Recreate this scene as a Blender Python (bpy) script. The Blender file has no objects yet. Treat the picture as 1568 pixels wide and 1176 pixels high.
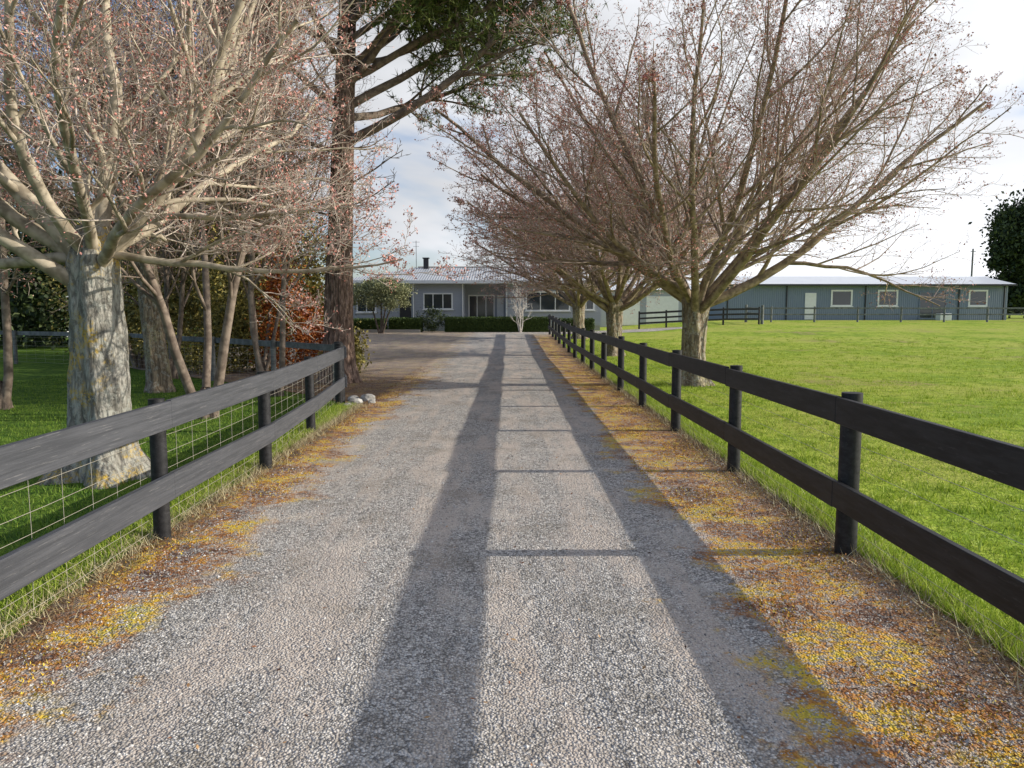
import bpy, math, random
import numpy as np
from mathutils import Vector
S=bpy.context.scene
COL=S.collection
R=math.radians
# ------------------------------------------------------------ terrain
def ss(a,b,v):
    t=np.clip((np.asarray(v,dtype=float)-a)/(b-a),0,1); return t*t*(3-2*t)
def H(x,y):
    return 0.35*ss(25,50,y)+0.55*ss(30,60,y)*ss(4,16,x)
def h(x,y): return float(H(x,y))
# ------------------------------------------------------------ node helper
def mat(name):
    m=bpy.data.materials.new(name); m.use_nodes=True
    nt=m.node_tree; b=nt.nodes['Principled BSDF']; return m,nt,b
class G:
    def __init__(s,nt): s.nt=nt
    def n(s,t,**k):
        return s.nt.nodes.new(t)
    def put(s,sock,v):
        if isinstance(v,bpy.types.NodeSocket): s.nt.links.new(v,sock)
        elif v is not None:
            if sock.type=='RGBA' and not hasattr(v,'__len__'): v=(v,v,v,1)
            elif sock.type=='RGBA' and len(v)==3: v=(*v,1)
            sock.default_value=v
    def coord(s,w='Object'): return s.n('ShaderNodeTexCoord').outputs[w]
    def map(s,v,sc=(1,1,1),loc=(0,0,0)):
        m=s.n('ShaderNodeMapping'); s.put(m.inputs[0],v); m.inputs['Scale'].default_value=sc; m.inputs['Location'].default_value=loc; return m.outputs[0]
    def noise(s,v,sc,det=4,ro=.55,out=0,dist=0):
        m=s.n('ShaderNodeTexNoise'); s.put(m.inputs['Vector'],v); m.inputs['Scale'].default_value=sc
        m.inputs['Detail'].default_value=det; m.inputs['Roughness'].default_value=ro; m.inputs['Distortion'].default_value=dist
        return m.outputs[out]
    def vor(s,v,sc,out='Distance',feat='F1'):
        m=s.n('ShaderNodeTexVoronoi'); m.feature=feat; s.put(m.inputs['Vector'],v); m.inputs['Scale'].default_value=sc; return m.outputs[out]
    def math(s,op,a,b=None,c=None,cl=False):
        m=s.n('ShaderNodeMath'); m.operation=op; m.use_clamp=cl
        s.put(m.inputs[0],a); s.put(m.inputs[1],b)
        if c is not None: s.put(m.inputs[2],c)
        return m.outputs[0]
    def mr(s,v,a,b,c=0,d=1,sm=True):
        m=s.n('ShaderNodeMapRange'); m.interpolation_type='SMOOTHSTEP' if sm else 'LINEAR'
        s.put(m.inputs[0],v)
        for i,k in enumerate((a,b,c,d)): m.inputs[i+1].default_value=k
        return m.outputs[0]
    def mix(s,f,a,b,mode='MIX'):
        m=s.n('ShaderNodeMix'); m.data_type='RGBA'; m.blend_type=mode
        s.put(m.inputs[0],f); s.put(m.inputs[6],a); s.put(m.inputs[7],b); return m.outputs[2]
    def ramp(s,f,stops):
        m=s.n('ShaderNodeValToRGB'); s.put(m.inputs[0],f); e=m.color_ramp.elements
        while len(e)<len(stops): e.new(.5)
        for i,(p,c) in enumerate(stops):
            e[i].position=p; e[i].color=(*c,1) if hasattr(c,'__len__') else (c,c,c,1)
        return m.outputs[0]
    def sep(s,v):
        m=s.n('ShaderNodeSeparateXYZ'); s.put(m.inputs[0],v); return m.outputs
    def bump(s,hh,st,dist,nrm=None):
        m=s.n('ShaderNodeBump'); s.put(m.inputs['Height'],hh); m.inputs['Strength'].default_value=st; m.inputs['Distance'].default_value=dist
        if nrm is not None: s.put(m.inputs['Normal'],nrm)
        return m.outputs[0]
    def rnd(s): return s.n('ShaderNodeNewGeometry').outputs['Random Per Island']
def setp(b,**k):
    for a,v in k.items():
        a={'rough':'Roughness','spec':'Specular IOR Level','metal':'Metallic'}.get(a,a); b.inputs[a].default_value=v
# ------------------------------------------------------------ materials
def m_grass():
    m,nt,b=mat('grass_ground'); g=G(nt); c=g.coord()
    n1=g.noise(c,.28,4,.65); n2=g.noise(c,2.8,5,.75); n3=g.noise(c,20,3,.75)
    col=g.ramp(n2,[(.36,(.15,.235,.02)),(.48,(.29,.40,.035)),(.62,(.44,.51,.075))])
    col=g.mix(g.mr(n1,.44,.62,0,.6),col,(.48,.47,.11))
    col=g.mix(g.mr(n1,.46,.34,0,.5),col,(.16,.28,.025))
    col=g.mix(g.mr(n3,.50,.34,0,.75),col,(.08,.125,.015))
    bare=g.math('MULTIPLY',g.mr(g.noise(c,.17,3,.7),.57,.64),g.mr(n2,.42,.56))
    col=g.mix(g.math('MULTIPLY',bare,.7),col,(.32,.24,.13))
    x=g.sep(c)[0]; lf=g.mr(x,-2.2,-3.4)  # left lawn less yellow, and darker with tree shade put into the colour
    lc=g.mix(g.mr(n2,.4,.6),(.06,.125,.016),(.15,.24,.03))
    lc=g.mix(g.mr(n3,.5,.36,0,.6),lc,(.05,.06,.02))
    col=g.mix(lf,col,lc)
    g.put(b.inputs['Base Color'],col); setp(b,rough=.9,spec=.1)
    hh=g.math('ADD',n2,g.math('MULTIPLY',n3,.4))
    g.put(b.inputs['Normal'],g.bump(hh,.8,.11)); return m
def m_drive():
    m,nt,b=mat('gravel_chip'); g=G(nt); c=g.coord(); xyz=g.sep(c)
    st=g.vor(c,75,'Color'); sv=g.sep(st)[0]; dist=g.vor(c,75,'Distance')
    st2=g.vor(c,36,'Color'); d2=g.vor(c,36,'Distance')
    col=g.ramp(sv,[(0,(.18,.17,.155)),(.35,(.38,.355,.325)),(.7,(.58,.545,.495)),(1,(.84,.80,.74))])
    pn=g.noise(c,1.3,4,.68)
    big=g.mr(g.noise(c,3.5,3,.65),.42,.6)
    col2=g.ramp(g.sep(st2)[1],[(0,(.15,.145,.135)),(.5,(.43,.41,.38)),(1,(.82,.79,.74))])
    col=g.mix(g.math('MULTIPLY',big,.65),col,col2)
    col=g.mix(g.mr(dist,.45,.75,0,.7),col,(.09,.08,.07))
    tn=g.noise(g.map(c,(1.3,.25,1)),1.6,4,.68); trk=g.mr(tn,.44,.6)
    col=g.mix(g.math('MULTIPLY',trk,g.mr(g.noise(c,55,2,.7),.3,.6,.35,.8)),col,(.56,.475,.40))
    col=g.mix(g.mr(pn,.50,.68,0,.4),col,(.22,.19,.145))
    col=g.mix(g.mr(pn,.46,.34,0,.35),col,(.68,.60,.51))
    ne=g.noise(c,1.25,5,.72)
    off=g.math('MULTIPLY',g.math('SUBTRACT',ne,.5),2.8)
    rx=g.mr(g.math('ADD',xyz[0],off),1.15,1.5)
    lx=g.mr(g.math('SUBTRACT',off,xyz[0]),1.8,2.25)
    near=g.mr(xyz[1],40,47,1,0); nl=g.mr(xyz[1],14,24,1,.35)
    rx=g.math('MULTIPLY',rx,near); lx=g.math('MULTIPLY',lx,nl)
    msk=g.math('MAXIMUM',rx,lx)
    speck=g.mr(g.noise(c,26,4,.8),.42,.53)
    mn=g.noise(c,2.0,5,.7)
    mcol=g.ramp(mn,[(.37,(.11,.055,.035)),(.44,(.27,.115,.045)),(.50,(.50,.23,.045)),(.56,(.70,.44,.045)),(.68,(.52,.46,.07))])
    msk2=g.math('MULTIPLY',msk,g.math('ADD',g.math('MULTIPLY',speck,.75),.25))
    mcol=g.mix(g.math('MULTIPLY',g.math('SUBTRACT',1,speck),.55),mcol,(.09,.06,.035))
    col=g.mix(msk2,col,mcol)
    sr=g.mr(g.math('ADD',xyz[0],g.math('MULTIPLY',off,.25)),2.05,2.4)
    sl=g.mr(g.math('SUBTRACT',g.math('MULTIPLY',off,.25),xyz[0]),2.4,2.7)
    soil=g.math('MAXIMUM',g.math('MULTIPLY',sr,near),g.math('MULTIPLY',sl,nl))
    scol=g.ramp(g.noise(c,34,4,.75),[(.35,(.045,.03,.02)),(.55,(.17,.11,.07)),(.7,(.34,.26,.17))])
    col=g.mix(g.math('MULTIPLY',soil,.85),col,scol)
    g.put(b.inputs['Base Color'],col); setp(b,rough=.85,spec=.2)
    hh=g.math('ADD',g.math('MULTIPLY',dist,-1.1),g.math('MULTIPLY',d2,g.math('MULTIPLY',big,-1.2)))
    hh=g.math('ADD',hh,g.math('MULTIPLY',g.noise(c,14,4,.7),1.2))
    g.put(b.inputs['Normal'],g.bump(hh,.8,.012)); return m
def m_bark(name,a,bc,lichen=None,sc=1.0,bd=.03,plate=False,zs=2.2):
    m,nt,b=mat(name); g=G(nt); c=g.coord()
    v=g.map(c,(9*sc,9*sc,zs*sc)); n=g.noise(v,1.7,5,.72,dist=.6); n2=g.noise(c,2.6,3,.6)
    w=g.vor(g.map(c,(17*sc,17*sc,4.2*sc)),1.2,'Distance')
    col=g.mix(g.mr(n,.38,.60),a,bc)
    col=g.mix(g.mr(w,.45,.75,0,.55),col,tuple(x*.45 for x in a))
    col=g.mix(g.mr(n2,.4,.7,0,.45),col,tuple(x*.7 for x in a))
    if lichen:
        lm=g.math('MULTIPLY',g.mr(g.noise(c,1.9,4,.7),.50,.60),g.mr(g.noise(c,24,3,.8),.44,.55))
        col=g.mix(g.math('MULTIPLY',lm,.75),col,lichen)
        lm=g.mr(g.noise(g.map(c,(1,1,1),(7,3,2)),11,4,.8),.51,.60)
        col=g.mix(g.math('MULTIPLY',lm,.55),col,(.42,.43,.38))
    g.put(b.inputs['Base Color'],col); setp(b,rough=.9,spec=.15)
    hh=g.math('SUBTRACT',n,g.math('MULTIPLY',w,.8 if not plate else 1.4))
    g.put(b.inputs['Normal'],g.bump(hh,1,bd)); return m
def m_twig(name,a,bc):
    m,nt,b=mat(name); g=G(nt)
    g.put(b.inputs['Base Color'],g.mix(g.mr(g.noise(g.coord(),7,2,.6),.35,.65),a,bc)); setp(b,rough=.75,spec=.2); return m
def m_leaf(name,cols,trans=0,rough=.55):
    m,nt,b=mat(name); g=G(nt); r=g.rnd()
    col=g.ramp(r,[(.05+i*.9/(len(cols)-1),k) for i,k in enumerate(cols)])
    g.put(b.inputs['Base Color'],col); setp(b,rough=rough,spec=.2)
    if trans:
        t=g.n('ShaderNodeBsdfTranslucent'); g.put(t.inputs[0],col)
        mx=g.n('ShaderNodeMixShader'); mx.inputs[0].default_value=trans
        nt.links.new(b.outputs[0],mx.inputs[1]); nt.links.new(t.outputs[0],mx.inputs[2])
        nt.links.new(mx.outputs[0],nt.nodes['Material Output'].inputs[0])
    return m
def m_paint(name,a,bc,rough=.6,stre=(1,1,1),sc=6,bd=.003,worn=None):
    m,nt,b=mat(name); g=G(nt); c=g.coord()
    n=g.noise(g.map(c,stre),sc,5,.7); col=g.mix(g.mr(n,.35,.68),a,bc)
    if worn:
        wn=g.mr(g.noise(g.map(c,stre,(5,5,5)),sc*2.5,4,.78),.58,.68); col=g.mix(g.math('MULTIPLY',wn,.6),col,worn)
    g.put(b.inputs['Base Color'],col); setp(b,rough=rough,spec=.35)
    g.put(b.inputs['Normal'],g.bump(n,.7,bd)); return m
def m_corr(name,a,bc,axis=0,rough=.4,metal=.2):
    m,nt,b=mat(name); g=G(nt); c=g.coord(); x=g.sep(c)[axis]
    w=g.math('SINE',g.math('MULTIPLY',x,2*math.pi/.17)); n=g.noise(c,.8,4,.6)
    g.put(b.inputs['Base Color'],g.mix(n,a,bc)); setp(b,rough=rough,metal=metal)
    g.put(b.inputs['Normal'],g.bump(w,.5,.02)); return m
def m_board(name,a,bc):
    m,nt,b=mat(name); g=G(nt); c=g.coord(); z=g.sep(c)[2]
    w=g.math('FRACT',g.math('MULTIPLY',z,1/.18)); n=g.noise(c,1.5,4,.6)
    g.put(b.inputs['Base Color'],g.mix(n,a,bc)); setp(b,rough=.6)
    g.put(b.inputs['Normal'],g.bump(w,.4,.02)); return m
def m_flat(name,a,rough=.5,metal=0,spec=.5):
    m,nt,b=mat(name); g=G(nt); n=g.noise(g.coord(),4,3,.6)
    g.put(b.inputs['Base Color'],g.mix(n,tuple(x*.85 for x in a),tuple(min(1,x*1.12) for x in a))); setp(b,rough=rough,metal=metal,spec=spec); return m
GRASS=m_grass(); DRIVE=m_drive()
BARK=m_bark('elm_bark',(.17,.13,.09),(.40,.32,.225),(.38,.35,.2))
BARKL=m_bark('lichen_bark',(.19,.18,.155),(.47,.45,.39),(.60,.40,.05),bd=.04,zs=3)
LIMB=m_twig('limb_bark',(.19,.145,.105),(.38,.30,.215))
LIMBL=m_twig('limb_bark_pale',(.26,.215,.155),(.52,.45,.34))
BRANCH=m_twig('branch_bark',(.32,.245,.20),(.56,.45,.385))
BRANCHL=m_twig('branch_bark_pale',(.38,.31,.25),(.66,.57,.48))
DARKB=m_bark('dark_bark',(.11,.085,.07),(.24,.19,.15),None,bd=.02)
DARKT=m_twig('dark_branch',(.15,.115,.09),(.29,.23,.18))
PINEB=m_bark('pine_bark',(.16,.105,.08),(.42,.30,.235),None,sc=.8,bd=.06,plate=True)
PALEB=m_twig('pale_bark',(.5,.46,.42),(.7,.66,.6))
BUD=m_leaf('elm_buds',[(.27,.09,.07),(.60,.25,.20),(.72,.46,.40)])
BUD2=m_leaf('elm_buds_far',[(.31,.16,.14),(.56,.32,.28),(.70,.50,.46)])
NEED=m_leaf('pine_needles',[(.05,.085,.025),(.12,.17,.04),(.23,.27,.08)])
OLIVE=m_leaf('ivy_leaves',[(.08,.085,.025),(.25,.22,.06),(.46,.38,.11)])
DKG=m_leaf('evergreen_leaves',[(.016,.03,.012),(.045,.065,.024),(.10,.13,.045)])
BOX=m_leaf('hedge_leaves',[(.02,.04,.01),(.06,.10,.025),(.12,.17,.04)])
GREY=m_leaf('grey_green_leaves',[(.14,.16,.07),(.28,.29,.14),(.44,.44,.24)])
RUST=m_leaf('rust_leaves',[(.14,.035,.012),(.45,.12,.025),(.62,.24,.06)])
BLADE=m_leaf('grass_blades',[(.15,.24,.022),(.32,.44,.04),(.48,.56,.09)],.3)
BLADEL=m_leaf('lawn_blades',[(.06,.135,.018),(.14,.25,.03),(.26,.36,.055)],.3)  # left lawn blades, tree shade painted into the darker greens
STRAW=m_leaf('straw',[(.30,.24,.11),(.46,.39,.22),(.58,.52,.33)])
LIT=m_leaf('dead_leaves',[(.08,.035,.02),(.27,.11,.045),(.45,.27,.12)])
STONE=m_leaf('loose_stones',[(.16,.155,.145),(.40,.38,.355),(.68,.66,.62)],0,.8)
MOSS=m_leaf('moss_tufts',[(.27,.12,.03),(.58,.34,.04),(.62,.50,.07)],0,.9)
PAINT=m_paint('fence_black_paint',(.010,.010,.011),(.028,.028,.03),.55,(3,.35,3),7,.002,(.06,.06,.062))
PAINTL=m_paint('fence_worn_lit_paint',(.05,.053,.06),(.085,.088,.098),.6,(4,.25,9),5,.003,(.22,.215,.21))  # same fence paint, sunlit tone put into base colour, plus worn streaks
OLDW=m_paint('grey_timber',(.12,.125,.12),(.24,.25,.24),.8,(1,1,1),5,.004)
WIRE=m_flat('galvanised_wire',(.5,.46,.38),.5,.2)
WALL=m_board('house_weatherboard',(.32,.345,.395),(.37,.395,.44))
SHEDW=m_corr('shed_cladding',(.155,.20,.275),(.19,.235,.305),0,.6,0)
ROOF=m_corr('iron_roof',(.40,.41,.42),(.52,.53,.54),0,.45,.1)
ROOFW=m_corr('light_iron_roof',(.70,.73,.77),(.80,.82,.84),0,.35,.1)
WHITE=m_flat('white_trim',(.82,.82,.8),.5)
GLASS=m_flat('window_glass',(.035,.045,.055),.06,0,.9)
DARK=m_flat('dark_trim',(.03,.03,.032),.5)
CONC=m_flat('concrete',(.35,.34,.32),.9)
ROCK=m_paint('rock',(.25,.24,.22),(.5,.49,.46),.9,(1,1,1),6,.02)
# ------------------------------------------------------------ mesh helpers
def mk(name,parts,mats,parent=None,smooth=True):
    vs=[];lp=[];ls=[];mi=[];off=0;lo=0
    for v,f,k in parts:
        if len(f)==0: continue
        v=np.asarray(v,dtype=np.float32).reshape(-1,3); f=np.asarray(f,dtype=np.int32)
        vs.append(v); lp.append((f+off).ravel()); ls.append(lo+np.arange(len(f))*f.shape[1]); mi.append(np.full(len(f),k,dtype=np.int32))
        off+=len(v); lo+=f.size
    vs=np.concatenate(vs);lp=np.concatenate(lp);ls=np.concatenate(ls);mi=np.concatenate(mi)
    me=bpy.data.meshes.new(name)
    me.vertices.add(len(vs)); me.vertices.foreach_set('co',vs.ravel())
    me.loops.add(len(lp)); me.loops.foreach_set('vertex_index',lp.astype(np.int32))
    me.polygons.add(len(ls)); me.polygons.foreach_set('loop_start',ls.astype(np.int32))
    me.polygons.foreach_set('material_index',mi)
    me.polygons.foreach_set('use_smooth',np.full(len(ls),smooth))
    for m in mats: me.materials.append(m)
    me.update(calc_edges=True); me.validate()
    o=bpy.data.objects.new(name,me); COL.objects.link(o)
    if parent: o.parent=parent
    return o
def empty(name):
    o=bpy.data.objects.new(name,None); COL.objects.link(o); o.empty_display_size=.2; return o
CF=np.array([[0,3,2,1],[4,5,6,7],[0,1,5,4],[1,2,6,5],[2,3,7,6],[3,0,4,7]])
def boxp(x0,x1,y0,y1,z0,z1,k=0):
    v=[(x0,y0,z0),(x1,y0,z0),(x1,y1,z0),(x0,y1,z0),(x0,y0,z1),(x1,y0,z1),(x1,y1,z1),(x0,y1,z1)]
    return (np.array(v),CF,k)
def box(name,x0,x1,y0,y1,z0,z1,m,parent,bev=0):
    o=mk(name,[boxp(x0,x1,y0,y1,z0,z1)],[m],parent,False)
    if bev:
        b=o.modifiers.new('b','BEVEL'); b.width=bev; b.segments=2
    return o
def plank(a,b,ht,th,k=0):
    a=np.array(a,float); b=np.array(b,float); d=b-a; s=np.array([d[1],-d[0],0]); s/=np.linalg.norm(s); s*=th/2; u=np.array([0,0,ht])
    v=[a-s,b-s,b+s,a+s]; v=v+[q+u for q in v]
    return (np.array(v),CF[:, ::-1],k)
def tubes(paths,sides,k):
    out=[]; gr={}
    for p,r in paths: gr.setdefault(len(p),[]).append((p,r))
    th=np.arange(sides)*2*math.pi/sides; ct,st=np.cos(th),np.sin(th)
    for n,L in gr.items():
        P=np.array([q[0] for q in L],float); Rr=np.array([q[1] for q in L],float); B=len(L)
        T=np.empty_like(P)
        if n>2: T[:,1:-1]=P[:,2:]-P[:,:-2]
        T[:,0]=P[:,1]-P[:,0]; T[:,-1]=P[:,-1]-P[:,-2]
        T/=np.linalg.norm(T,axis=2,keepdims=True)+1e-9
        ax=np.argmin(np.abs(P[:,-1]-P[:,0]),axis=1); ref=np.eye(3)[ax][:,None,:]
        A=np.cross(T,ref); A/=np.linalg.norm(A,axis=2,keepdims=True)+1e-9; Bv=np.cross(T,A)
        V=P[:,:,None,:]+Rr[:,:,None,None]*(A[:,:,None,:]*ct[None,None,:,None]+Bv[:,:,None,:]*st[None,None,:,None])
        base=(np.arange(B)*n*sides)[:,None,None]+(np.arange(n-1)*sides)[None,:,None]
        i=np.arange(sides)[None,None,:]; j=(i+1)%sides
        F=np.stack([base+i,base+j,base+sides+j,base+sides+i],axis=-1).reshape(-1,4)
        out.append((V.reshape(-1,3),F,k))
    return out
def quads(c,size,rs,k,asp=.5):
    n=len(c); u=rs.normal(size=(n,3)); u/=np.linalg.norm(u,axis=1,keepdims=True)
    w=rs.normal(size=(n,3)); v=np.cross(u,w); v/=np.linalg.norm(v,axis=1,keepdims=True)+1e-9
    s=(size*rs.uniform(.6,1.3,n))[:,None]
    V=np.stack([c-u*s,c-v*s*asp,c+u*s,c+v*s*asp],axis=1).reshape(-1,3)
    return (V,np.arange(4*n).reshape(-1,4),k)
def blades(px,py,pz,ht,wd,rs,k,lean=.5):
    n=len(px); az=rs.uniform(0,2*math.pi,n); la=rs.uniform(0,2*math.pi,n); ll=rs.uniform(.1,lean,n)*ht
    dx=np.cos(az)*wd; dy=np.sin(az)*wd
    V=np.stack([np.stack([px-dx,py-dy,pz],1),np.stack([px+dx,py+dy,pz],1),np.stack([px+np.cos(la)*ll,py+np.sin(la)*ll,pz+ht],1)],axis=1).reshape(-1,3)
    return (V,np.arange(3*n).reshape(-1,3),k)
# ------------------------------------------------------------ ground
def axisv(lst):
    out=[]
    for a,b,s in lst: out+=list(np.arange(a,b,s))
    return np.array(out+[lst[-1][1]])
xs=axisv([(-600,-100,50),(-100,-30,5),(-30,45,1),(45,100,5),(100,600,50)])
ys=axisv([(-200,-20,20),(-20,70,1),(70,120,5),(120,1200,60)])
X,Y=np.meshgrid(xs,ys)
Z=H(X,Y)
V=np.stack([X,Y,Z],-1).reshape(-1,3); nx=len(xs); ny=len(ys)
i,j=np.meshgrid(np.arange(nx-1),np.arange(ny-1)); a=(j*nx+i).ravel()
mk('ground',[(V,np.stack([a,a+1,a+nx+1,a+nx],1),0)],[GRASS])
rs=np.random.RandomState(3)
yy=np.concatenate([np.arange(-20,20,.25),np.arange(20,50.01,.5)])
rows=[]; NC=28
for y in yy:
    if y<14.2: l=-2.72-.02*max(0,y-8)*2
    else: l=float(np.interp(y,[14.2,15,17,19,21,23.3,30,51],[-3.1,-3.5,-5.2,-7.3,-9.4,-11.6,-12.5,-13]))
    r=float(np.interp(y,[0,45,46.5,51],[2.55,2.5,9,14]))
    l+=rs.uniform(-.06,.06); r+=rs.uniform(-.05,.05)
    t=np.linspace(0,1,NC); x=l+(r-l)*t
    rows.append(np.stack([x,np.full(NC,y),H(x,y)+.010],1))
V=np.array(rows).reshape(-1,3); i,j=np.meshgrid(np.arange(NC-1),np.arange(len(yy)-1)); a=(j*NC+i).ravel()
mk('driveway',[(V,np.stack([a,a+1,a+NC+1,a+NC],1),0)],[DRIVE])
n=34000; px=rs.uniform(-2.5,2.5,n); py=2.2+7*rs.uniform(0,1,n)**1.5; s=rs.uniform(.003,.0072,n)*(1+.8*(rs.uniform(0,1,n)>.97))
o6=np.array([(1,0,0),(0,1,0),(-1,0,0),(0,-1,0),(0,0,1)],float)
f8=np.array([(0,1,4),(1,2,4),(2,3,4),(3,0,4)])
V=o6[None]*s[:,None,None]*rs.uniform(.6,1.4,(n,5,1)); V[:,:,2]*=.8
az=rs.uniform(0,6.28,n); cx,sx=np.cos(az)[:,None],np.sin(az)[:,None]
V=np.stack([V[:,:,0]*cx-V[:,:,1]*sx+px[:,None],V[:,:,0]*sx+V[:,:,1]*cx+py[:,None],V[:,:,2]+.010],-1)
mk('loose_gravel',[(V.reshape(-1,3),(f8[None]+5*np.arange(n)[:,None,None]).reshape(-1,3),0)],[STONE],smooth=False)
n=9000; py=1.5+22*rs.uniform(0,1,n)**1.3; side=rs.uniform(0,1,n)<.62
px=np.where(side,2.45-np.abs(rs.normal(0,.34,n)),-2.68+np.abs(rs.normal(0,.28,n)))
e1=rs.normal(0,1,(3500,2))*[1.3,1.8]+[-4.0,17.6]; k=e1[:,0]>-3.1-(e1[:,1]-14.1)*.95
px=np.concatenate([px,e1[k,0],rs.uniform(-2.5,2.4,900)]); py=np.concatenate([py,e1[k,1],rs.uniform(2.5,24,900)])
c=np.stack([px,py,H(px,py)+.02+rs.uniform(0,.012,len(px))],1)
q=quads(c,.015,rs,0,.45); q[0][:,2]=(q[0][:,2]-.02)*.5+.022
m=42000; py=1.5+20*rs.uniform(0,1,m)**1.3; side=rs.uniform(0,1,m)<.7
px=np.where(side,rs.uniform(1.4,2.4,m),rs.uniform(-2.65,-2.1,m))
cl=np.sin(px*5+py*1.7)+np.sin(py*3.1-px*4)+rs.normal(0,.5,m)
k=cl>.4; px=px[k]; py=py[k]
b2=blades(px,py,H(px,py)+.008,rs.uniform(.006,.018,len(px)),.007,rs,1,1.5)
mk('leaf_litter',[q,b2],[LIT,MOSS],smooth=False)
# grass blades
def field(n,x0,x1,y0,y1,pw,pa=1.2):
    px=rs.uniform(0,1,n)**pa; py=y0+(y1-y0)*rs.uniform(0,1,n)**pw; return x0+(x1-x0)*px,py
px,py=field(170000,2.55,20,2.5,36,1.9,1.7)
cl=.5+.5*np.sin(px*3.3+2*np.sin(py*1.3))*np.sin(py*2.7+1.5*np.sin(px*1.9))
ht=rs.uniform(.02,.045,len(px))*(.5+1.0*cl)
A=blades(px,py,H(px,py),ht,.005,rs,0,1.2)
NT=3200; tx=2.7+22*rs.uniform(0,1,NT)**1.5; ty=3+36*rs.uniform(0,1,NT)**1.4; w=rs.randint(0,NT,70000); th=rs.uniform(.04,.12,NT)
px=tx[w]+rs.normal(0,.06,len(w)); py=ty[w]+rs.normal(0,.06,len(w)); T_=blades(px,py,H(px,py),th[w]*rs.uniform(.5,1.1,len(w)),.0055,rs,0,1.1)
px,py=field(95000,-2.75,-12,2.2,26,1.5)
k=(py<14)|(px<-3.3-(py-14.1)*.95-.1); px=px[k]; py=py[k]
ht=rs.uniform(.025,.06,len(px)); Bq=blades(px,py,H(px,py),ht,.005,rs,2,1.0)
n=22000; py=1+30*rs.uniform(0,1,n)**1.2; px=2.52+np.abs(rs.normal(0,.15,n)); C=blades(px,py,H(px,py),rs.uniform(.04,.13,n),.0045,rs,0,1.1)
n=8000; py=1+26*rs.uniform(0,1,n)**1.2; px=2.5+rs.normal(.03,.10,n); D=blades(px,py,H(px,py)+.008,rs.uniform(.02,.12,n),.003,rs,1,1.8)
n=15000; py=1+13.0*rs.uniform(0,1,n); px=-2.78-np.abs(rs.normal(0,.2,n)); E=blades(px,py,H(px,py),rs.uniform(.03,.095,n),.0045,rs,0,1.2)
n=9000; py=1+13.0*rs.uniform(0,1,n); px=-2.72+rs.normal(-.04,.1,n); F=blades(px,py,H(px,py)+.008,rs.uniform(.02,.09,n),.003,rs,1,1.9)
mk('grass',[A,T_,Bq,C,D,E,F],[BLADE,STRAW,BLADEL],smooth=False)
# ------------------------------------------------------------ fences
def post(x,y,r,ht,k=0,n=14,lean=(0,0)):
    z0=h(x,y)-.1; pts=[(x+lean[0]*t,y+lean[1]*t,z0+(ht+.1)*t) for t in (0,.5,1)]
    P=tubes([(pts,[r*1.04,r,r*.98])],n,k)
    top=P[0][0][-n:]; c=np.array([x+lean[0],y+lean[1],z0+ht+.1+.006])
    V=np.vstack([top,c]); Fc=np.array([[i,(i+1)%n,n] for i in range(n)])
    return P+[(V,Fc,k)]
def railfence(name,pts,ht,rails,side,pm,rm,r=.068,th=.042,wires=None,stay=None,seed=1,netm=WIRE):
    rr=random.Random(seed); e=empty(name); P=[]; Q=[]; W=[]
    for x,y in pts: P+=post(x,y,r*rr.uniform(.94,1.06),ht+rr.uniform(-.01,.012),lean=(rr.uniform(-.012,.012),rr.uniform(-.012,.012)))
    mk('posts',P,[pm],e)
    for a,b in zip(pts[:-1],pts[1:]):
        d=Vector((b[0]-a[0],b[1]-a[1])); d.normalize(); s=Vector((-d.y,d.x))*side*(r+th/2+.002)
        for z,w in rails:
            Q.append(plank((a[0]+s.x+d.x*.002,a[1]+s.y+d.y*.002,h(*a)+z+rr.uniform(-.008,.008)),(b[0]+s.x-d.x*.002,b[1]+s.y-d.y*.002,h(*b)+z+rr.uniform(-.008,.008)),w*rr.uniform(.98,1.02),th))
        if wires:
            s2=-s*.8
            for z in wires:
                mid=((a[0]+b[0])/2+s2.x,(a[1]+b[1])/2+s2.y,(h(*a)+h(*b))/2+z-rr.uniform(0,.015))
                W.append(([(a[0]+s2.x,a[1]+s2.y,h(*a)+z),mid,(b[0]+s2.x,b[1]+s2.y,h(*b)+z)],[.0017]*3))
            if stay:
                L=math.dist(a,b); m=int(L/stay)
                for i in range(m):
                    t=(i+.5)/m; x=a[0]+(b[0]-a[0])*t+s2.x; y=a[1]+(b[1]-a[1])*t+s2.y; z=h(x,y)
                    jx=rr.uniform(-.02,.02)
                    W.append(([(x,y+jx,z+wires[0]),(x,y-jx*.5,z+(wires[0]+wires[-1])/2),(x,y,z+wires[-1])],[.0015]*3))
    o=mk('rails',Q,[rm],e,False); bv=o.modifiers.new('b','BEVEL'); bv.width=.004; bv.segments=1
    if W: mk('wire_netting',tubes(W,4,0),[netm],e)
    return e
rp=[(2.43+.012*math.sin(i*2.1),5.38+2.8*i) for i in range(-4,15)]
railfence('rail_fence',rp,1.165,[(.945,.19),(.345,.19)],1,PAINT,PAINT,.07,.042,[.15,.3,.62,.78],None,seed=2)
lp=[(-2.55,-5.2),(-2.58,-2.4),(-2.6,.4),(-2.62,3.1),(-2.65,5.76),(-2.68,8.38),(-2.84,10.97),(-3.12,14.1)]
railfence('rail_fence',lp,1.085,[(.86,.21),(.31,.2)],-1,PAINT,PAINTL,.065,.045,[.06,.16,.26,.37,.49,.62,.76,.9],.3,seed=5)
cp=[(-3.35,14.9),(-5.2,17.0),(-7.3,19.0),(-9.4,21.0),(-11.8,23.3),(-16,25),(-20,26.5),(-24,28)]
railfence('side_fence',cp,1.08,[(.93,.13)],-1,OLDW,OLDW,.06,.04,[.08,.2,.32,.45,.6,.75,.88],.4,seed=8)
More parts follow.
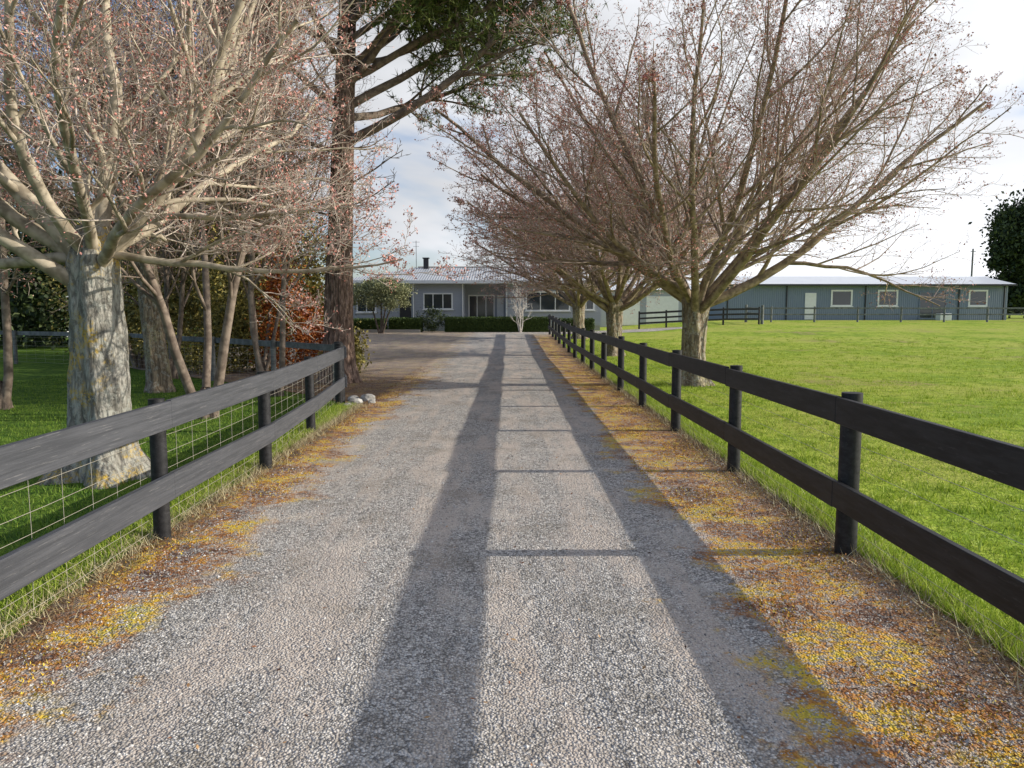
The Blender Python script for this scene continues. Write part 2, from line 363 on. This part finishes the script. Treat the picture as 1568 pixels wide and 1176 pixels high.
railfence('corner_fence',[(-3.12,14.22),(-3.3,14.9)],1.13,[(.86,.2),(.31,.2)],-1,PAINT,PAINTL,.085,.04,seed=9)
yf=[(8.6,50.5),(10.4,50.6),(12.2,50.7),(14.2,50.8),(16.6,50.9)]
railfence('yard_gate',yf,1.15,[(.95,.13),(.62,.12),(.3,.12)],-1,PAINT,PAINT,.06,.05,seed=3)
railfence('yard_fence',[(16.9,51.2),(17.0,55.0)],1.25,[(.95,.13),(.6,.12)],-1,OLDW,OLDW,.1,.05,seed=13)
pf=[(17.0,55.0)]+[(18.8+3.1*i,55.0) for i in range(11)]
railfence('paddock_fence',pf,1.12,[(.93,.12),(.5,.1)],-1,OLDW,OLDW,.07,.05,[.2,.35,.65,.8],None,seed=4)
ff=[(-45+3*i,42) for i in range(8)]
railfence('white_fence',ff,1.1,[(.85,.13),(.4,.12)],-1,WHITE,WHITE,.07,.05,seed=6)
# ------------------------------------------------------------ trees
class Tree:
    def __init__(s,seed,P,env=None):
        s.r=random.Random(seed); s.P=P; s.br={}; s.tips=[]; s.env=env
    def rv(s): return Vector((s.r.gauss(0,1),s.r.gauss(0,1),s.r.gauss(0,1)))
    def grow(s,p,d,L,r,l,nch=None):
        P=s.P; r_=s.r; n=P['seg'][l]; st=L/n; pts=[p.copy()]; rad=[r]; dirs=[d.copy()]
        tip=P['tip'][l]; wig=P['wig'][l]; up=P['up'][l]; e=s.env; last=len(P['seg'])-1
        slack=r_.uniform(.85,1.12)
        for i in range(n):
            d=d+s.rv()*wig; d.z+=up; d.normalize(); p=p+d*st
            if e and l>0:
                q=((p.x-e[0])/e[3])**2+((p.y-e[1])/e[4])**2+((p.z-e[2])/e[5])**2
                if q>slack*slack and i>=1: break
            if p.z<1.5 and l>0: d.z=abs(d.z)+.2; d.normalize()
            pts.append(p.copy()); dirs.append(d.copy()); rad.append(r*(1-(i+1)/n*(1-tip)))
        if len(pts)<3 and n>=2:
            p=pts[-1]+d*st*.5; pts.append(p.copy()); dirs.append(d.copy()); rad.append(rad[-1]*.8)
        m=len(pts)-1; LA=st*m
        s.br.setdefault(l,[]).append(([tuple(q) for q in pts],rad))
        if l>=last:
            s.tips+= [tuple(q) for q in pts[1:]]; return
        if l==last-1: s.tips.append(tuple(pts[-1]))
        k=P['n'][l] if nch is None else nch
        k=max(1,int(round(k*(.35+.65*LA/L)))); t0=P['t0'][l]; az=r_.uniform(0,6.28)
        for c in range(k):
            t=t0+(1-t0)*(c+r_.random()*.8)/k; f=t*m; i=min(int(f),m-1); g=f-i
            q=pts[i].lerp(pts[i+1],g); dd=dirs[i+1]; rr=rad[i]+(rad[i+1]-rad[i])*g
            a=R(P['ang'][l]*r_.uniform(.7,1.25)); az+=2.4+r_.uniform(-.5,.5)
            A=dd.orthogonal().normalized(); B=dd.cross(A)
            nd=dd*math.cos(a)+(A*math.cos(az)+B*math.sin(az))*math.sin(a)
            if nd.z<-.2: nd.z*=.4; nd.normalize()
            LL=LA*P['ratio'][l]*(1.15-.55*t)*r_.uniform(.7,1.25)
            s.grow(q,nd,LL,max(P['rmin'],min(rr*.72,rr*P['rr'][l])),l+1)
    def parts(s,trunkk=0,brk=1,sides=(16,8,6,4,3,3),limbk=None):
        out=[]
        for l,b in s.br.items(): out+=tubes(b,sides[min(l,len(sides)-1)],trunkk if l==0 else (limbk if (limbk is not None and l<=2) else brk))
        return out
def trunkmesh(x,y,prof,k,seed,lobes=5,n=40,amp=.18,lean=(0,0)):
    rs=np.random.RandomState(seed); ph=rs.uniform(0,6.28,4); th=np.arange(n)*2*math.pi/n
    z0s=[p[0] for p in prof]
    zz=np.linspace(z0s[0],z0s[-1],30); rr=np.interp(zz,z0s,[p[1] for p in prof]); am=np.interp(zz,z0s,[p[2] for p in prof])
    V=[]; g=h(x,y); zt=zz[-1]
    for z,r,a in zip(zz,rr,am):
        q=r*(1+a*np.cos(lobes*th+ph[0]+.3*z)+a*.6*np.cos((lobes-2)*th+ph[1])+.05*np.cos(3*th+ph[2]+2*z)+.035*np.cos(9*th+ph[3]+2*z)+.02*rs.normal(size=n))
        t=z/zt; V.append(np.stack([x+lean[0]*t+q*np.cos(th),y+lean[1]*t+q*np.sin(th),np.full(n,g+z)],1))
    V=np.array(V).reshape(-1,3); nz=len(zz)
    i,j=np.meshgrid(np.arange(n),np.arange(nz-1)); a=(j*n+i).ravel(); b=(j*n+(i+1)%n).ravel()
    return (V,np.stack([a,b,b+n,a+n],1),k)
def buds(T,k,size,frac,seed,jit=.02):
    rs=np.random.RandomState(seed); c=np.array(T.tips); c=c[rs.uniform(0,1,len(c))<frac]
    c=c+rs.normal(0,jit,c.shape); return quads(c,size,rs,k,.6)
EP=dict(seg=[3,12,8,5,3,2],wig=[.03,.06,.09,.12,.16,.2],up=[0,.022,.04,.05,.05,.05],tip=[.8,.2,.25,.3,.4,.5],
        n=[0,11,8,7,4,0],t0=[0,.14,.12,.12,.1,0],ang=[0,36,40,44,45,0],ratio=[0,.46,.48,.5,.5,0],rr=[0,.52,.55,.55,.6,0],rmin=.0034)
def elm(name,x,y,seed,prof,limbs,env,bark,P=EP,budsz=.02,budf=.8,forkz=1.75,budm=BUD,lean=(0,0),brm=None,lobes=5,limbm=None):
    g=h(x,y); T=Tree(seed,P,env); rt=prof[-1][1]
    for az,el,L,r in limbs:
        a=R(az); e=R(el); d=Vector((math.cos(a)*math.cos(e),math.sin(a)*math.cos(e),math.sin(e)))
        p=Vector((x+lean[0]+math.cos(a)*rt*.35,y+lean[1]+math.sin(a)*rt*.35,g+forkz+T.r.uniform(-.15,.3)))
        T.grow(p,d,L,r,1)
    parts=[trunkmesh(x,y,prof,0,seed,lean=lean,lobes=lobes)]+T.parts(limbk=3)+[buds(T,2,budsz,budf,seed)]
    return mk(name,parts,[bark,brm or BRANCH,budm,limbm or LIMB])
prof=[(-.1,.5,.16),(.05,.42,.14),(.25,.32,.08),(.8,.265,.03),(1.5,.275,.05),(1.95,.30,.12),(2.2,.18,.1)]
limbs=[(2,26,8.6,.12),(35,36,8,.105),(75,34,7.5,.1),(110,44,7.5,.1),(150,30,7.4,.1),(182,34,8,.11),(205,27,7.2,.085),(235,34,7.2,.1),(268,42,7.2,.1),(310,32,7.6,.11),
       (15,56,8.6,.10),(120,64,8.6,.1),(190,60,8.6,.11),(290,66,8.4,.1),(335,48,8.4,.1)]
elm('elm_tree',4.3,17.8,11,prof,limbs,(4.9,17.8,3.4,7.1,6.6,6.9),BARK,budsz=.023,budf=.85)
P2=dict(EP); P2['rmin']=.0055; P2['n']=[0,11,8,6,3,0]; P2['seg']=[3,10,6,4,3,2]
prof2=[(-.1,.5,.16),(.2,.34,.08),(.8,.28,.03),(1.5,.30,.05),(1.95,.33,.12),(2.25,.2,.1)]
T2=elm('elm_tree',4.0,29.0,23,prof2,[(a+9,e-3,l*.95,r) for a,e,l,r in limbs],(3.5,29,3.0,7.2,6.6,5.6),BARK,P=P2,budsz=.036,budf=.9,forkz=1.7,budm=BUD2)
o=bpy.data.objects.new('elm_tree',T2.data); COL.objects.link(o)
ang=R(100); o.rotation_euler=(0,0,ang)
o.location=(3.7-(4*math.cos(ang)-29*math.sin(ang)),40.5-(4*math.sin(ang)+29*math.cos(ang)),.2)
P1=dict(EP); P1['rmin']=.003; P1['wig']=[.03,.10,.14,.16,.18,.22]; P1['n']=[0,9,8,6,4,0]; P1['tip']=[.8,.16,.22,.3,.4,.5]
profL=[(-.1,.58,.25),(.06,.46,.22),(.25,.35,.14),(.6,.29,.06),(1.3,.265,.04),(1.8,.25,.06),(2.2,.25,.12),(2.6,.13,.1)]
limL=[(5,34,5.2,.08),(40,48,5.2,.075),(80,40,5.0,.075),(125,40,4.8,.075),(165,26,5.2,.09),(205,34,5.2,.085),(250,36,4.2,.07),(290,42,4.2,.065),(325,28,4.4,.065),
      (10,70,6.2,.09),(110,72,6.2,.09),(190,62,6.2,.1),(345,12,3.2,.045),(180,10,3.8,.07)]
elm('elm_tree',-4.25,8.0,37,profL,limL,(-4.9,8.2,3.6,4.3,4.6,5.6),BARKL,P=P1,budsz=.014,budf=.9,forkz=2.05,brm=BRANCHL,limbm=LIMBL)
prof3=[(-.1,.34,.14),(.2,.25,.08),(1,.215,.04),(2.4,.20,.04),(3.2,.20,.08),(3.6,.12,.1)]
elm('elm_tree',-7.45,16.4,41,prof3,[(a+20,e+8,l*.85,r*.8) for a,e,l,r in limbs],(-7.9,16.4,5.2,4.8,5.2,5.2),BARK,P=P2,budsz=.024,budf=.9,forkz=3.0,budm=BUD,lean=(-.25,0))
SP=dict(seg=[3,12,6,4,3],wig=[.03,.05,.1,.14,.18],up=[0,.03,.05,.05,.04],tip=[.8,.2,.25,.3,.4],n=[0,14,8,6,0],t0=[0,.22,.15,.1,0],ang=[0,36,42,45,0],ratio=[0,.34,.48,.5,0],rr=[0,.5,.5,.55,0],rmin=.0045)
def slender(name,x,y,seed,stems,bark,bud,budsz=.02,ht=8,r0=.11,env=None,P=SP,frac=.7,br=None,k=(70,84)):
    T=Tree(seed,P,env); g=h(x,y); rr=T.r
    for i in range(stems):
        a=i*2*math.pi/stems+rr.uniform(-.4,.4); e=R(rr.uniform(*k)) if stems>1 else R(87)
        d=Vector((math.cos(a)*math.cos(e),math.sin(a)*math.cos(e),math.sin(e)))
        T.grow(Vector((x+math.cos(a)*r0*1.0,y+math.sin(a)*r0*1.0,g-.1)),d,ht*rr.uniform(.8,1.1),r0*rr.uniform(.75,1.1),1)
    parts=[trunkmesh(x,y,[(-.1,r0*2.2,.2),(.1,r0*1.8,.2),(.3,r0*1.4,.2),(.5,r0*.8,.1)],0,seed)]+T.parts(0,1)+[buds(T,2,budsz,frac,seed)]
    return mk(name,parts,[bark,br or DARKT,bud])
slender('bare_tree',-4.9,12.4,5,3,DARKB,BUD,.016,8.2,.08)
slender('bare_tree',-4.75,15.6,6,2,DARKB,BUD2,.018,8.5,.08)
slender('bare_tree',-6.6,20.5,7,3,DARKB,BUD2,.022,8.0,.07)
slender('bare_tree',-8.6,19.5,8,3,DARKB,BUD2,.022,8.5,.08)
slender('bare_tree',-11.0,23.0,9,3,DARKB,BUD2,.025,8.5,.09)
slender('bare_tree',-9.0,13.5,12,2,DARKB,BUD,.02,8.5,.1)
# pine
PP=dict(seg=[3,9,6,4],wig=[.03,.07,.12,.15],up=[0,.03,.05,.06],tip=[.8,.25,.3,.4],n=[0,14,8,0],t0=[0,.34,.15,0],ang=[0,48,45,0],ratio=[0,.36,.42,0],rr=[0,.5,.5,0],rmin=.008)
def pine(x,y,seed):
    T=Tree(seed,PP); g=h(x,y); rr=T.r
    ln=(.75,0)
    def tp(z): return Vector((x+ln[0]*(z/14)**1.2,y,g+z))
    L=[(0,24,7.4,.12,5.6),(14,27,6.8,.11,6.4),(-12,22,6.0,.1,7.0),(5,35,5.5,.09,7.0),(-30,30,4.6,.09,6.8),(-50,20,3.8,.07,7.2),(-5,14,3.8,.07,7.4),(175,25,4.2,.08,6.4),(200,10,3.5,.06,5.4),(330,16,4.4,.08,7.9),(60,15,5.5,.1,6.2),(250,22,4.6,.09,7.3)]
    for i in range(15): L.append((i*137.5+30,rr.uniform(12,32),rr.uniform(3.6,5.6)*(1-.03*i),.09,7.4+i*.42))
    for az,el,ll,r,z in L:
        a=R(az);e=R(el); T.grow(tp(z),Vector((math.cos(a)*math.cos(e),math.sin(a)*math.cos(e),math.sin(e))),ll,r,1)
    dead=Tree(seed+1,dict(PP,n=[0,6,4,0],t0=[0,.1,.1,0]))
    for i in range(9):
        a=rr.uniform(0,6.28); dead.grow(tp(rr.uniform(3.4,6.5)),Vector((math.cos(a),math.sin(a),.2)).normalized(),rr.uniform(1.2,2.8),.03,1)
    zz=np.linspace(2.9,14,14); trk=[([tuple(tp(z)) for z in zz],[.305-.018*(z-2.9) for z in zz])]
    tm=trunkmesh(x,y,[(-.1,.62,.12),(.1,.5,.1),(.4,.40,.06),(1.2,.34,.03),(3,.31,.03)],0,seed,lean=(ln[0]*(3/14)**1.2,0))
    rs=np.random.RandomState(seed); t=np.array(T.tips)
    c=np.repeat(t,2,axis=0)+rs.normal(0,.12,(len(t)*2,3)); n=len(c); K=9
    dirn=rs.normal(0,.55,(n,3)); dirn[:,2]+=.5
    d=dirn[:,None,:]+rs.normal(0,.75,(n,K,3)); d/=np.linalg.norm(d,axis=2,keepdims=True)
    tip=c[:,None,:]+d*rs.uniform(.13,.26,(n,K,1)); w=rs.normal(0,1,(n,K,3)); w-=d*(w*d).sum(2,keepdims=True); w/=np.linalg.norm(w,axis=2,keepdims=True); w*=.010
    V=np.stack([c[:,None,:]-w,c[:,None,:]+w,tip],axis=2).reshape(-1,3)
    parts=[tm]+tubes(trk,18,0)+T.parts(0,1)+dead.parts(0,1)+[(V,np.arange(len(V)).reshape(-1,3),2)]
    return mk('pine_tree',parts,[PINEB,DARKT,NEED])
pine(-4.1,18.4,77)
# ------------------------------------------------------------ foliage masses
def leaves(name,blobs,n,size,m,seed,clump=.28,nc=34,asp=.55,trunk=None):
    rs=np.random.RandomState(seed); out=[]
    vol=np.array([b[3]*b[4]*b[5] for b in blobs])**(2/3); vol/=vol.sum()
    for b,vv in zip(blobs,vol):
        k=max(60,int(n*vv)); u=rs.normal(size=(nc,3)); u/=np.linalg.norm(u,axis=1,keepdims=True)
        rad=rs.uniform(.35,1.0,(nc,1))**.55; cc=u*rad; w=rs.randint(0,nc,k)
        p=cc[w]+rs.normal(0,1,(k,3))*clump*rs.uniform(.4,1,(nc,1))[w]
        c=np.array(b[:3])+p*np.array(b[3:6])
        c=c[c[:,2]>h(b[0],b[1])+.02]; out.append(quads(c,size,rs,0,asp))
    if trunk: out+=trunk
    return mk(name,out,[m,DARKB],smooth=False)
leaves('ivy_clad_tree',[(-8.3,24,3.8,1.6,1.3,3.0),(-7.2,25.4,3.0,1.3,1.3,2.6),(-9.8,25.5,4.6,1.6,1.4,3.0)],30000,.07,OLIVE,1)
leaves('evergreen_shrub',[(-11.5,27,1.8,2,1.6,2.2),(-14,29,2.5,2.6,2,3)],15000,.085,OLIVE,2)
leaves('evergreen_tree',[(-19,35,3.8,4,3,4),(-25,36,4.2,4.5,3,4.4)],26000,.15,DKG,3)
leaves('evergreen_tree',[(-14.5,37,2.6,3.5,2,3.2),(-32,36,4,5,3,4)],22000,.15,DKG,4)
leaves('rust_shrub',[(-6.2,21.4,1.3,.8,.6,1.7),(-5.3,22.2,.8,.8,.6,1.0)],9500,.05,RUST,5)
leaves('laurel_shrub',[(-7.7,22,1.1,1.1,.8,1.3),(-4.6,21.5,.5,.6,.6,.7)],9000,.055,OLIVE,6)
leaves('undergrowth',[(-8.4,21.3,.4,1.0,.6,.6),(-10.3,23.2,.5,1.3,.8,.7),(-13,26,.6,2,.8,.8)],12000,.045,OLIVE,7)
g0=.35
tr=tubes([([(-7.6+dx*.1,46,g0-.1),(-7.6+dx*.5,46,1.3),(-7.6+dx,46+dy,2.4)],[.07,.05,.03]) for dx,dy in ((-.7,.2),(.1,-.3),(.8,.3),(.4,0))],7,1)
leaves('grey_olive_tree',[(-8.4,46,2.6,1.2,1.1,.85),(-6.9,46,2.65,1.1,1.1,.9),(-7.6,46,3.0,1.2,1.1,.65)],17000,.05,GREY,8,trunk=tr)
def hedge(name,x0,x1,y0,y1,z0,z1,n,m,seed,size=.04):
    rs=np.random.RandomState(seed)
    k=n//2
    a=np.stack([rs.uniform(x0,x1,k),rs.uniform(y0,y1,k),z1+rs.normal(0,.035,k)],1)
    b=np.stack([rs.uniform(x0,x1,n),y0+rs.normal(0,.035,n),rs.uniform(z0,z1,n)],1)
    d=np.stack([np.where(rs.uniform(0,1,k)<.5,x0,x1)+rs.normal(0,.03,k),rs.uniform(y0,y1,k),rs.uniform(z0,z1,k)],1)
    c=np.vstack([a,b,d]); return mk(name,[boxp(x0+.06,x1-.06,y0+.06,y1-.06,z0-.1,z1-.06,0),quads(c,size,rs,0)],[m],smooth=False)
hedge('box_hedge',-9.6,-7.6,47.6,48.4,g0,g0+.8,2500,BOX,1)
hedge('box_hedge',-7.4,-5.4,47.8,48.6,g0,g0+.85,2500,BOX,2)
hedge('box_hedge',-3.9,2.6,48.0,48.8,g0,g0+.9,7000,BOX,3)
hedge('box_hedge',3.2,5.4,48.4,49.2,g0,g0+.8,2500,BOX,4)
leaves('round_shrub',[(-4.75,48.2,1.15,.85,.6,.65)],3000,.05,DKG,9)
leaves('round_shrub',[(-9.9,45,1.0,.6,.6,.7)],3000,.05,BOX,10)
YP=dict(SP); YP['n']=[0,7,5,0,0]; YP['seg']=[3,7,5,3]; YP['rmin']=.012
slender('young_tree',.75,48.1-.4,3,5,PALEB,GREY,.02,2.9,.035,P=YP,frac=.3,br=PALEB)
leaves('conifer_tree',[(51.5,75,8.5,4.2,3.5,4.6),(48.8,74,7.6,2.6,2.6,2.4),(55,76,7.5,4.5,4,5.5),(50.5,75,4.6,3.2,3,2.8),(53,75,11.4,2.8,2.6,2.2)],60000,.2,DKG,11,nc=60,clump=.2,trunk=tubes([([(52.5,75,.5),(52.5,75,9)],[.5,.2])],8,1))
bl=[]; rr=random.Random(4)
for i in range(60): bl.append((-150+i*6+rr.uniform(-2,2),150+rr.uniform(-8,8),2.5,5.5,3,rr.uniform(2,3.6)))
leaves('distant_trees',bl,30000,.5,DKG,12,nc=14)
def rock(x,y,s,seed):
    rs=np.random.RandomState(seed); import bmesh
    bm=bmesh.new(); bmesh.ops.create_icosphere(bm,subdivisions=2,radius=s)
    for v in bm.verts: v.co*=rs.uniform(.82,1.12); v.co.z*=.6
    me=bpy.data.meshes.new('rock'); bm.to_mesh(me); bm.free(); me.materials.append(ROCK)
    o=bpy.data.objects.new('rock',me); COL.objects.link(o); o.location=(x,y,h(x,y)+s*.25); o.rotation_euler=(0,0,seed)
for i,(x,y,s) in enumerate([(-2.85,14.2,.14),(-2.7,14.7,.17),(-2.98,14.75,.13),(-2.9,13.8,.09),(-2.55,14.3,.08)]): rock(x,y,s,i+1)
# ------------------------------------------------------------ house
def window(par,x0,x1,z0,z1,y,mull=1,fr=.09,white=WHITE,name='window'):
    P=[]
    P.append(boxp(x0,x1,y-.05,y-.002,z0,z0+fr)); P.append(boxp(x0,x1,y-.05,y-.002,z1-fr,z1))
    P.append(boxp(x0,x0+fr,y-.048,y-.002,z0+fr,z1-fr)); P.append(boxp(x1-fr,x1,y-.048,y-.002,z0+fr,z1-fr))
    for i in range(mull):
        xm=x0+(x1-x0)*(i+1)/(mull+1); P.append(boxp(xm-.03,xm+.03,y-.045,y-.002,z0+fr,z1-fr))
    P.append(boxp(x0-.06,x1+.06,y-.1,y-.052,z0-.04,z0+.03))
    mk(name+'_frame',P,[white],par,False)
    mk(name+'_glass',[boxp(x0+fr,x1-fr,y-.02,y-.004,z0+fr,z1-fr)],[GLASS],par,False)
e=empty('weatherboard_house'); D=51.0; b0=g0+.35; zt=3.45
box('foundation',-10.35,6.1,D+.05,D+9,g0-.2,b0,CONC,e)
box('front_wall_west',-10.4,-2.9,D,D+.2,b0,zt,WALL,e)
box('front_wall_east',-.2,6.15,D,D+.2,b0,zt,WALL,e)
box('porch_back_wall',-2.9,-.2,D+1.4,D+1.6,b0,zt,WALL,e)
box('porch_side_w',-3.1,-2.9,D+.2,D+1.6,b0,zt,WALL,e); box('porch_side_e',-.2,0,D+.2,D+1.6,b0,zt,WALL,e)
box('porch_floor',-2.9,-.2,D,D+1.4,b0-.1,b0+.02,CONC,e); box('porch_step',-2.7,-.4,D-.6,D,g0,g0+.18,CONC,e)
box('side_wall_west',-10.4,-10.2,D+.2,D+9,b0,zt,WALL,e); box('side_wall_east',5.95,6.15,D+.2,D+9,b0,zt,WALL,e)
box('back_wall',-10.4,6.15,D+9,D+9.2,b0,zt,WALL,e)
box('soffit',-11,6.75,D-.6,D+9.8,zt,zt+.05,WHITE,e)
box('fascia_gutter',-11.02,6.77,D-.68,D-.6,zt+.0,zt+.2,WHITE,e)
zr=4.75; rz=zt+.2; x0,x1,y0,y1=-11.05,6.8,D-.66,D+9.85; ym=(y0+y1)/2
V=[(x0,y0,rz),(x1,y0,rz),(x1,y1,rz),(x0,y1,rz),(x0+4.6,ym,zr),(x1-4.6,ym,zr)]
mk('roof',[(V,np.array([[0,1,5,4],[2,3,4,5]]),0),(V,np.array([[1,2,5],[3,0,4]]),0)],[ROOF],e,False)
mk('ridge_cap',tubes([([V[4],V[5]],[.09,.09])],8,0),[CONC],e)
box('chimney',-6.0,-5.65,D+4,D+4.35,4.2,5.35,DARK,e); box('chimney_cap',-6.06,-5.59,D+3.94,D+4.41,5.352,5.42,DARK,e)
mk('tv_aerial',tubes([([(-6.5,D+4,4.3),(-6.5,D+4,6.6)],[.02,.02]),([(-6.75,D+4,6.5),(-6.25,D+4,6.5)],[.012,.012]),([(-6.7,D+4,6.2),(-6.3,D+4,6.2)],[.01,.01])],5,0),[DARK],e)
window(e,-5.6,-3.65,1.75,2.85,D,2); window(e,-10.0,-8.7,1.55,2.7,D,1); window(e,1.15,4.1,1.65,2.95,D,2); window(e,4.6,5.7,1.7,2.9,D,1)
window(e,-2.7,-.9,b0+.04,2.75,D+1.4,2,name='sliding_door')
box('entry_door',-.75,-.3,D+1.34,D+1.395,b0+.03,2.75,WHITE,e)
box('side_door',-7.15,-6.4,D-.03,D-.003,b0,2.75,DARK,e)
for x in (-6.25,-3.0,-.1): mk('downpipe',tubes([([(x,D-.07,g0),(x,D-.07,zt)],[.04,.04])],6,0),[WHITE],e)
box('planter_wall',-10,-5.4,47.2,47.35,g0-.1,g0+.18,CONC,e)
e=empty('garage'); y=58; gz=.6
box('walls',6.9,13.4,y,y+6,gz-.3,3.2,WALL,e); box('roller_door',7.5,9.9,y-.04,y-.003,gz,2.75,WHITE,e); box('roller_door_b',10.4,12.8,y-.04,y-.003,gz,2.75,WHITE,e)
V=[(6.5,y-.4,3.22),(13.8,y-.4,3.22),(13.8,y+6.4,3.22),(6.5,y+6.4,3.22),(6.5,y+3,4.3),(13.8,y+3,4.3)]
mk('roof',[(V,np.array([[0,1,5,4],[2,3,4,5]]),0),(V,np.array([[1,2,5],[3,0,4]]),0)],[ROOFW],e,False)
e=empty('stable_shed'); D=62.6; g1=.9
box('walls',17.6,40.6,D,D+8,g1-.3,3.72,SHEDW,e)
V=[(17.2,D-.45,3.70),(41,D-.45,3.70),(41,D+8.4,3.7),(17.2,D+8.4,3.7),(17.2,D+4,4.5),(41,D+4,4.5)]
Vb=[(a,b,c+.1) for a,b,c in V]
mk('roof',[(Vb,np.array([[0,1,5,4],[2,3,4,5]]),0),(V+Vb,np.array([[0,6,10,4],[4,10,9,3],[1,5,11,7],[5,2,8,11]]),0),(V,np.array([[0,4,5,1],[4,3,2,5]]),0)],[ROOFW],e,False)
mk('gable_end',[([(17.6,D,3.722),(17.6,D+8,3.722),(17.6,D+4,4.4)],np.array([[0,1,2]]),0),([(40.6,D,3.722),(40.6,D+8,3.722),(40.6,D+4,4.4)],np.array([[0,1,2]]),0)],[SHEDW],e,False)
box('gutter',17.2,41,D-.55,D-.45,3.66,3.80,DARK,e)
for a,b in ((26.2,27.95),(30.0,31.65),(37.4,38.95)): window(e,a,b,2.0,3.35,D,0,.13)
window(e,33.4,35.6,g1+.1,3.2,D,1,.08,SHEDW,name='sliding_door')
box('white_door',24.1,25.0,D-.05,D-.003,g1+.05,3.1,WHITE,e)
for x in (17.8,22.6,29.0,36.6,40.3): mk('downpipe',tubes([([(x,D-.06,g1),(x,D-.06,3.7)],[.05,.05])],6,0),[DARK],e)
box('trough',34.3,35.2,D-1.6,D-.9,g1,g1+.55,WHITE,e,.03)
e=empty('utility_pole')
mk('pole',tubes([([(54,90,.5),(54,90,8.8)],[.13,.09])],10,0),[OLDW],e)
mk('insulator_bracket',[boxp(53.7,54.3,89.93,89.99,8.45,8.53)],[OLDW],e,False)
# ------------------------------------------------------------ camera
cd=bpy.data.cameras.new('camera'); cam=bpy.data.objects.new('camera',cd); COL.objects.link(cam)
cam.location=(0,0,1.75); cam.rotation_euler=(R(90-5.53),0,R(-.29)); cd.sensor_width=36; cd.lens=27; cd.clip_end=3000; S.camera=cam
# ------------------------------------------------------------ light
EL=20.6
sd=bpy.data.lights.new('sun','SUN'); sd.energy=5.0; sd.angle=R(.5); sd.color=(1,.93,.82)
so=bpy.data.objects.new('sun',sd); COL.objects.link(so); so.rotation_euler=(0,R(90-EL),0)
w=bpy.data.worlds.new('World'); S.world=w; w.use_nodes=True; nt=w.node_tree; nt.nodes.clear(); g=G(nt)
sky=g.n('ShaderNodeTexSky'); sky.sky_type='NISHITA'; sky.sun_disc=False; sky.sun_elevation=R(EL); sky.sun_rotation=R(90)
c=g.coord('Generated'); v=g.map(c,(1,1,2.4)); xyz=g.sep(c)
n1=g.noise(v,2.3,5,.58,dist=.3); n2=g.noise(g.map(v,(1,1,1),(3,1,2)),3.0,4,.55)
cm=g.math('ADD',n1,g.math('MULTIPLY',xyz[0],.22)); cm=g.math('ADD',cm,g.math('MULTIPLY',xyz[2],-.14))
cm=g.math('ADD',cm,g.math('MULTIPLY',xyz[1],.06))   # clearer overhead; unseen cloud behind camera thinned to cut fill light
mask=g.mr(cm,.38,.54,.12,1)
br=g.math('MULTIPLY_ADD',xyz[0],4.0,7.4); shade=g.mr(n2,.3,.7,.84,1.12)
br=g.math('MULTIPLY',br,shade)
cl=g.n('ShaderNodeVectorMath'); cl.operation='SCALE'; cl.inputs[0].default_value=(.965,.985,1.03); g.put(cl.inputs['Scale'],br)
skb=g.mix(1.0,sky.outputs[0],(1.0,1.12,1.4),'MULTIPLY')
col=g.mix(mask,skb,cl.outputs[0])
bg=g.n('ShaderNodeBackground'); g.put(bg.inputs[0],col); bg.inputs[1].default_value=.12
ou=g.n('ShaderNodeOutputWorld'); nt.links.new(bg.outputs[0],ou.inputs[0])
S.view_settings.view_transform='Standard'; S.view_settings.look='None'; S.view_settings.exposure=0
